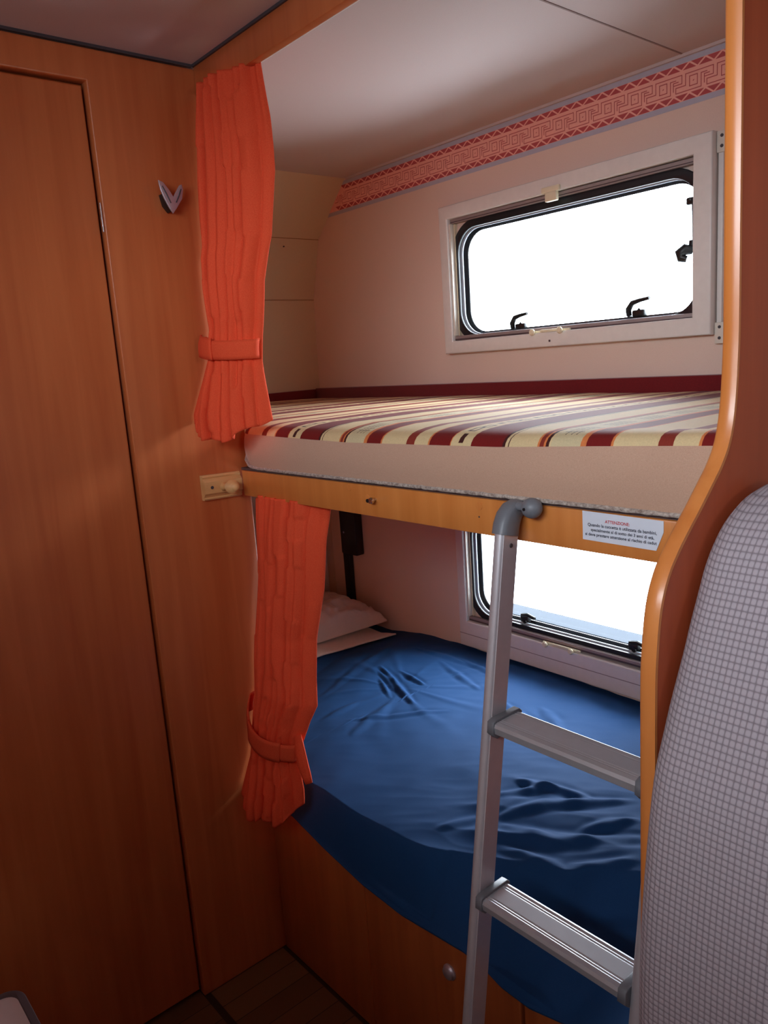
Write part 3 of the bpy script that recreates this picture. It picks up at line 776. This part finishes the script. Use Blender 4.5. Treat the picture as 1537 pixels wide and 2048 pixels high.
# pillow and folded linen at the far end of the lower bed
def pillow(name, label, cx, cy, zf, lx, ly, h, rz, seed, mat, crease=.012):
    bm = bmesh.new(); n = 60; top = []; bot = []
    R = Matrix.Rotation(rz, 3, 'Z')
    for i in range(n+1):
        rt, rb = [], []
        for j in range(n+1):
            u, v = -1+2*i/n, -1+2*j/n
            k = (max(0, 1-abs(u)**2.6)*max(0, 1-abs(v)**2.6))**.38
            pinch = 1-.07*(1-abs(u))*(1 if abs(v) > .0 else 0)*abs(v)**4
            p = R @ Vector((u*lx/2, v*ly/2*pinch, 0))
            zz = h*k + crease*k*noise.noise((u*3+seed, v*2.2, seed)) + crease*.8*(1-abs(noise.noise((u*4.5, v*7+seed, 3)))*3)*k*.6
            rt.append(bm.verts.new((cx+p.x, cy+p.y, zf(cx+p.x, cy+p.y)+.004+max(zz, .004))))
            rb.append(bm.verts.new((cx+p.x, cy+p.y, zf(cx+p.x, cy+p.y)+.003)))
        top.append(rt); bot.append(rb)
    for i in range(n):
        for j in range(n):
            bm.faces.new((top[i][j], top[i+1][j], top[i+1][j+1], top[i][j+1])); bm.faces.new((bot[i][j+1], bot[i+1][j+1], bot[i+1][j], bot[i][j]))
    for i in range(n):
        for a, b in (((i,0),(i+1,0)), ((i+1,n),(i,n)), ((0,i+1),(0,i)), ((n,i),(n,i+1))):
            bm.faces.new((top[a[0]][a[1]], bot[a[0]][a[1]], bot[b[0]][b[1]], top[b[0]][b[1]]))
    bmesh.ops.recalc_face_normals(bm, faces=bm.faces)
    o = finish(bm, name, mat, None, smooth=True)
    return tag(o, label, name.replace('_', ' '))
def lz(x, y): return sheet_z(max(-.84, min(x, 1.05)), max(.03, min(y, .845)))+.004
PILLOW_AT = (-.60, .60)
pillow('pillow', 'crumpled off-white pillow lying on the far left end of the blue bed', -.665, .56, lambda x, y: lz(-.5, .5)+.020, .31, .50, .082, -.05, 1.7, M['pillow'], .03)
pillow('folded_linen', 'folded white linen tucked beneath the crumpled pillow', -.64, .54, lz, .37, .52, .012, -.12, 4.2, M['pillow'], .003)

# black post with box and pale fittings in the far corner of the lower bunk
bp = thing('seat_belt_post', 'black upright post with a black box in the far corner of the lower bunk', 'post')
box('post', (-.757, .828, .478), (-.722, D-.001, .90), M['black'], bp, .004)
pb = box('housing', (-.742, .812, .695), (-.655, D-.001, .90), M['black'], bp, .005)
lathe('screw_head', (-.72, .812, .775), (0,-1,0), [(0,.004),(.001,.0035),(.0012,.001)], M['chrome'], pb, 12)
wc_ = thing('wall_fitting', 'off-white upright fitting on the end wall beside the pillow', 'fitting')
plate_x('cover', [(.66, .50), (.772, .50), (.776, .765), (.785, .80), (.795, .825), (.795, .90), (.66, .90)], [], -.8445, -.826, M['white'], wc_, bev=.003)
box('strip', (-.8445, .797, .515), (-.829, .808, .745), M['white'], wc_, .001)

# ------------------------------------------------------------------ curtains
def curtain(name, label, L, R, zt, zb, nf, amp, seed, strap, hem):
    """L, R: tables (z, x, y) of the two vertical edges; zb: hem height as a function of u"""
    t = thing(name, label, 'curtain', 'orange bunk curtains')
    NU, NV = 260, 150
    zs = strap[0]
    def surf(u, v, fold=True, off=0.):
        z = zt + (zb(u)-zt)*v
        l = interp(L, z); r = interp(R, z)
        a = Vector((l[0], l[1], 0)); b = Vector((r[0], r[1], 0))
        p = a.lerp(b, u); d = (b-a); w = d.length; d.normalize()
        n = Vector((d.y, -d.x, 0))                          # towards the cabin
        k = max(0, 1-abs(z-zs)/.10)                          # tight at the strap
        bulge = (.030+.010*k)*max(0, math.sin(PI*max(0, min(1, u))))**.8*(w/.2)
        q = 0
        if fold:
            cps = [(-.0001, 0)]
            for ut, us_, ub, dep, wid in nf:
                c_ = (ut+(us_-ut)*(zt-z)/(zt-zs)) if z > zs else (us_+(ub-us_)*(zs-z)/max(.02, zs-zb(u)))
                cps.append((c_ + .014*noise.noise((z*5, ut*9, seed)), dep))
            cps.append((1.0001, 0))
            for (c0, d0), (c1, d1) in zip(cps, cps[1:]):
                if c0 <= u <= c1:
                    wd_ = c1-c0; tt = (u-c0)/wd_
                    prof_ = (4*tt*(1-tt))**.5
                    sk = 1+.5*(tt-.5)*(1 if int(c0*97) % 2 else -1)
                    q = (max(d0, d1)*.5+.5*min(d0, d1))*prof_*sk*(1-.45*k)
                    q += -.30*max(d0, d1)*math.exp(-((tt-.55)/.14)**2)*(wd_ > .16)
                    break
            q += -.008 + .006*noise.noise((u*4, z*6, seed)) + .0022*noise.noise((u*13, z*3, seed+3))
            q += .0035*(1-min(1, (zt-z)/.22))*math.sin(u*52+2*noise.noise((u*4, 0, seed)))
        p = p + n*(bulge+q+off)
        return Vector((p.x, p.y, z))
    bm = bmesh.new(); g = []
    for i in range(NU+1):
        g.append([bm.verts.new(surf(i/NU, j/NV)) for j in range(NV+1)])
    for i in range(NU):
        for j in range(NV): bm.faces.new((g[i][j], g[i][j+1], g[i+1][j+1], g[i+1][j]))
    # stitched hem
    me = finish(bm, 'curtain_panel', M['orange'], t, smooth=True)
    sd = me.modifiers.new('thickness', 'SOLIDIFY'); sd.thickness = .0016; sd.offset = -1
    # tie band
    z0, z1, hgt, tl, dip = strap
    bm = bmesh.new(); n = 60; ra = []
    for i in range(n+1):
        u = -.03+1.06*i/n; zc = z0+(z1-z0)*max(0, min(1, u))+strap[4]*math.sin(PI*max(0, min(1, u)))
        def vof(z): return (z-zt)/(zb(max(0, min(1, u)))-zt)
        row = []
        for k in range(6):
            z = zc+hgt*(k/5-.5)
            p = surf(max(0, min(1, u)), vof(z), False, .011+.0015*math.sin(k*PI/5))
            if u < 0 or u > 1: p.y += .010
            row.append(bm.verts.new(p))
        ra.append(row)
    for a, b in zip(ra, ra[1:]):
        for k in range(5): bm.faces.new((a[k], b[k], b[k+1], a[k+1]))
    tb = finish(bm, 'tieback', M['orange'], t, smooth=True)
    sd = tb.modifiers.new('thickness', 'SOLIDIFY'); sd.thickness = .003; sd.offset = 0
    # overlapping end of the band
    bm = bmesh.new(); ra = []
    u0, u1 = tl
    for i in range(13):
        u = u0+(u1-u0)*i/12; zc = z0+(z1-z0)*u+strap[4]*math.sin(PI*u)+.002
        row = []
        for k in range(6):
            z = zc+(hgt+.006)*(k/5-.5); row.append(bm.verts.new(surf(u, (z-zt)/(zb(u)-zt), False, .015)))
        ra.append(row)
    for a, b in zip(ra, ra[1:]):
        for k in range(5): bm.faces.new((a[k], b[k], b[k+1], a[k+1]))
    fl = finish(bm, 'tab', M['orange'], tb, smooth=True)
    sd = fl.modifiers.new('thickness', 'SOLIDIFY'); sd.thickness = .003; sd.offset = 0
    return t, surf
UL = [(1.23,.006,-.090),(1.285,.006,-.088),(1.34,.006,-.064),(1.39,.006,-.043),(1.421,.006,-.042),(1.448,.006,-.030),(1.54,.006,-.034),(1.58,.006,-.033),(1.603,.006,-.025),(1.742,.006,-.014),(1.815,.006,-.006),(1.90,.006,.008)]
UR = [(1.23,.205,-.026),(1.264,.196,-.025),(1.32,.176,-.018),(1.381,.158,-.012),(1.429,.164,-.010),(1.525,.190,-.010),(1.604,.219,-.002),(1.708,.238,.002),(1.80,.228,.010),(1.895,.206,.018)]
uc, us = curtain('curtain', 'upper orange curtain tied back at the left end of the striped bunk', UL, UR, 1.897,
             lambda u: 1.268 - .022*math.sin(PI*min(1, u*1.15)) - .012*u*(1-u)*4 + .004*math.sin(u*19), [(.07,.14,.10,.012,0),(.15,.20,.17,.014,0),(.22,.26,.24,.016,0),(.33,.34,.34,.030,0),(.56,.62,.62,.012,0),(.74,.80,.78,.022,0),(.90,.92,.90,.012,0)], .008, 1.3,
             (1.418, 1.404, .036, (.0, .46), -.004), .012)
tube('curtain_rail', [(.004, .022, 1.900), (1.05, .022, 1.900)], .004, M['white'], uc, 8)
LL = [(.39,.006,-.082),(.445,.006,-.074),(.521,.006,-.043),(.632,.006,-.019),(.674,.006,-.007),(.80,.008,.006),(.982,.008,.036),(1.10,.010,.052)]
LR = [(.40,.192,-.034),(.46,.188,-.032),(.50,.190,-.030),(.55,.184,-.030),(.61,.200,-.028),(.66,.220,-.020),(.695,.236,-.010),(.748,.226,.0),(.825,.222,.012),(.935,.248,.022),(1.038,.268,.026),(1.11,.285,.034)]
lc, ls = curtain('curtain', 'lower orange curtain tied back beside the navy blue bed', LL, LR, 1.112,
             lambda u: .417 + .040*abs(2*u-1)**3 + .008*u - .006*math.cos(u*17), [(.12,.14,.14,.014,0),(.24,.26,.27,.018,0),(.36,.40,.42,.022,0),(.52,.56,.50,.014,0),(.66,.72,.66,.024,0),(.84,.88,.88,.016,0)], .009, 3.1,
             (.642, .590, .040, (.30, .86), -.022), .012)
tube('curtain_rail', [(.024, .040, 1.117), (1.05, .040, 1.117)], .004, M['white'], lc, 8)
# loose tail of cloth beside the lower hem
bm = bmesh.new(); tail = [(.196, -.030, .630, .020), (.206, -.036, .604, .034), (.218, -.040, .580, .036), (.232, -.042, .558, .030), (.240, -.042, .545, .020)]
ra = []
for x, y, z, w in tail: ra.append([bm.verts.new((x-w*.55+w*1.1*k/5, y-.008*math.sin(PI*k/5), z-w*.35+w*.5*k/5)) for k in range(6)])
for a, b in zip(ra, ra[1:]):
    for k in range(5): bm.faces.new((a[k], b[k], b[k+1], a[k+1]))
tl_ = finish(bm, 'tieback_end', M['orange'], lc, smooth=True)
sd = tl_.modifiers.new('thickness', 'SOLIDIFY'); sd.thickness = .003
# ------------------------------------------------------------------ hooks on the wardrobe wall
V = [(-.111,1.726),(-.102,1.723),(-.091,1.71),(-.084,1.698),(-.076,1.71),(-.069,1.72),(-.064,1.722),(-.062,1.713),(-.066,1.696),(-.074,1.685),(-.081,1.676),(-.088,1.668),(-.095,1.678),(-.103,1.694),(-.109,1.71)]
vh = thing('coat_hook', 'silvery V-shaped metal coat hook on the wood wall beside the upper curtain', 'hook', 'wall hooks')
vp = plate_x('hook_plate', V, [], .022, .026, M['satin'], vh, bev=.001)
for a in ([(.0262,-.105,1.716),(.0264,-.098,1.702),(.0264,-.091,1.686)], [(.0262,-.067,1.713),(.0264,-.073,1.700),(.0264,-.080,1.688)]):
    tube('groove', a, .0011, M['gasket'], vp, 6)
plate_x('wall_mount', [(-.102,1.704),(-.090,1.701),(-.080,1.690),(-.088,1.672),(-.098,1.684)], [], 0.0005, .0215, M['black'], vh, bev=.001)
ph = thing('peg_hook', 'pale pine block with a turned wooden peg on the wall beside the bunk board', 'hook', 'wall hooks')
bm = bmesh.new()
c = [(.0005, 1.107), (.010, 1.107), (.013, 1.110), (.011, 1.113), (.014, 1.117), (.018, 1.121), (.018, 1.145), (.014, 1.149), (.011, 1.152), (.013, 1.155), (.010, 1.159), (.0005, 1.159)]
ra = [bm.verts.new((x, -.084, z)) for x, z in c]; rb = [bm.verts.new((x, .004, z-.002)) for x, z in c]
for k in range(len(c)): bm.faces.new((ra[k], ra[(k+1)%len(c)], rb[(k+1)%len(c)], rb[k]))
bm.faces.new(ra); bm.faces.new(rb); bmesh.ops.recalc_face_normals(bm, faces=bm.faces)
blk = finish(bm, 'block', M['pine'], ph)
lathe('screw_hole', (.0178, -.067, 1.133), (1,0,0), [(0,.0035),(.0006,.0034)], M['gasket'], blk, 14)
prf = [(0,.0095),(.004,.0085),(.008,.0065),(.012,.0068),(.016,.0095)]
for i in range(9):
    d = .018+i*.0032; r = .0145*math.sqrt(max(0.05, 1-((i-4)/5.2)**2)); prf += [(d, r), (d+.0017, r-.0024)]
prf += [(.0475, .005)]
lathe('peg', (.016, -.040, 1.131), (1, .12, .04), prf, M['pine'], ph, 28)

# ------------------------------------------------------------------ seat and table in the cabin
def seat():
    t = thing('dinette_seat', 'grey waffle-covered dinette seat back against the wood bunk panel', 'seat')
    prof = [(-.233,.47),(-.236,.60),(-.234,.724),(-.229,.802),(-.220,.877),(-.207,.948),(-.189,.991),(-.165,1.041),(-.140,1.090),(-.118,1.127),(-.097,1.160),(-.067,1.187),(-.027,1.205),(.02,1.212),(.06,1.205),(.085,1.17),(.09,1.10),(.09,.47)]
    xa, xb = P1+.004, 1.56
    cols = [(0, .030), (.004, .018), (.010, .009), (.018, .003), (.028, .0)]
    xs = [(xa+a, i) for a, i in cols] + [(xa+.028+(xb-xa-.056)*k/24, 0) for k in range(1, 24)] + [(xb-a, i) for a, i in reversed(cols)]
    cy, cz = -.06, .85
    fine = []
    for i in range(len(prof)-1):
        for k in range(4):
            tt = k/4; p = [Vector(prof[max(i-1,0)]), Vector(prof[i]), Vector(prof[i+1]), Vector(prof[min(i+2,len(prof)-1)])]
            fine.append(.5*((2*p[1]) + (p[2]-p[0])*tt + (2*p[0]-5*p[1]+4*p[2]-p[3])*tt*tt + (3*p[1]-p[0]-3*p[2]+p[3])*tt**3))
    fine.append(Vector(prof[-1]))
    bm = bmesh.new(); rows = []
    for x, ins in xs:
        row = []
        for q in fine:
            sag = .004*math.sin(PI*(x-xa)/(xb-xa))
            fy_ = max(-1, min(1, (cy-q.x)/.09)); y = q.x + ins*fy_ - sag*max(0, fy_) + .002*noise.noise((x*8, q.y*7, 0)); z = q.y - ins*max(0, min(1, (q.y-1.02)/.16))
            row.append(bm.verts.new((x, y, z)))
        rows.append(row)
    for a, b in zip(rows, rows[1:]):
        for k in range(len(fine)-1): bm.faces.new((a[k], b[k], b[k+1], a[k+1]))
    bm.faces.new(rows[0]); bm.faces.new(list(reversed(rows[-1])))
    bmesh.ops.recalc_face_normals(bm, faces=bm.faces)
    finish(bm, 'backrest', M['waffle'], t, smooth=True, angle=60)
    box('seat_cushion', (P1+.006, -.62, .33), (1.56, -.10, .468), M['waffle'], t, .02, 4)
    box('seat_base', (P1+.006, -.56, 0), (1.56, .09, .329), M['woodcab'], t, .003)
seat()
tb = thing('dining_table', 'pale table top with rounded corner and dark edge in the foreground', 'table')
tp = rrect(.583, 1.43, -1.19, -.669, .02)
plate_z('tabletop', rrect(.590, 1.423, -1.183, -.676, .016), [], .6985, .7005, M['table'], tb)
plate_z('edge_band', tp, [], .672, .6984, M['tedge'], tb, bev=.004)
pl_ = rrect(.582, 1.431, -1.191, -.668, .022)
plate_z('edge_rim', pl_, [rrect(.5903, 1.4227, -1.1827, -.6763, .016)], .690, .7012, M['tedge'], tb, bev=.001)
tube('table_leg', [(1.0, -.95, 0), (1.0, -.95, .6715)], .035, M['alu'], tb, 20)
lathe('table_foot', (1.0, -.95, 0), (0,0,1), [(0,.16),(.012,.155),(.02,.04)], M['alu'], tb, 32)

# ceiling lamp, only its rim is seen
cl_ = thing('ceiling_lamp', 'round ceiling lamp rim at the top left edge of the cabin ceiling', 'lamp')
lathe('lamp_rim', (.36, -.30, H-.0005), (0,0,-1), [(0,.155),(.008,.155),(.016,.145),(.017,.138)], M['bardark'], cl_, 48)
lathe('lamp_glass', (.36, -.30, H-.0176), (0,0,-1), [(0,.137),(.008,.12),(.012,.08),(.014,.01)], M['white'], cl_, 48)

# ------------------------------------------------------------------ daylight
world = bpy.data.worlds.new('World'); S.world = world; world.use_nodes = True
nt = world.node_tree; bg = nt.nodes['Background']
tc = N(nt, 'ShaderNodeTexCoord'); sp = N(nt, 'ShaderNodeSeparateXYZ'); nt.links.new(tc.outputs['Generated'], sp.inputs[0])
mr = N(nt, 'ShaderNodeMapRange'); mr.inputs['From Min'].default_value = -.5; mr.inputs['From Max'].default_value = .5
nt.links.new(sp.outputs['Z'], mr.inputs['Value'])
nt.links.new(ramp(nt, mr.outputs[0], [(0, (.34, .37, .40, 1)), (.46, (.38, .42, .46, 1)), (.52, (.84, .90, .97, 1)), (1, (.88, .94, 1, 1))]), bg.inputs['Color'])
bg.inputs['Strength'].default_value = 24.0
def portal(name, x0, x1, z0, z1, y, sign):
    ld = bpy.data.lights.new(name, 'AREA'); ld.shape = 'RECTANGLE'; ld.size = x1-x0; ld.size_y = z1-z0
    ld.cycles.is_portal = True
    o = bpy.data.objects.new(name, ld); C.objects.link(o)
    o.location = ((x0+x1)/2, y, (z0+z1)/2); o.rotation_euler = (math.radians(-90*sign), 0, 0)
    return o
portal('daylight_upper_window', W1[0], W1[1], W1[2], W1[3], .8925, 1)
portal('daylight_lower_window', W2[0], W2[1], W2[2], W2[3], .8925, 1)
portal('daylight_fill_window', W3[0], W3[1], W3[2], W3[3], YF-.045, -1)  # portal for the added fill window opposite the bunks

p4 = portal('daylight_far_fill_window', W4[0], W4[1], W4[2], W4[3], 0, 1)  # portal for the added fill window on the far wall
p4.location = (XR+.045, (W4[0]+W4[1])/2, (W4[2]+W4[3])/2); p4.rotation_euler = (math.radians(90), 0, math.radians(90))

# ------------------------------------------------------------------ camera
cd = bpy.data.cameras.new('Camera'); cam = bpy.data.objects.new('Camera', cd); C.objects.link(cam)
cd.sensor_fit = 'VERTICAL'; cd.sensor_height = 36; cd.lens = 36*1551.41/2048; cd.clip_start = .02
m3 = Matrix(((.650189, -.100458, .753102), (.756688, .174837, -.629964), (-.068385, .979459, .189693)))
cam.matrix_world = Matrix.Translation((1.458654, -.815737, 1.363030)) @ m3.to_4x4()
S.camera = cam

S.view_settings.view_transform = 'Standard'; S.view_settings.look = 'None'
S.view_settings.exposure = 0.0; S.view_settings.gamma = 1; S.view_settings.use_curve_mapping = False
S.cycles.max_bounces = 10; S.cycles.diffuse_bounces = 7; S.cycles.transparent_max_bounces = 12
S.cycles.use_denoising = True; S.cycles.sample_clamp_indirect = 8
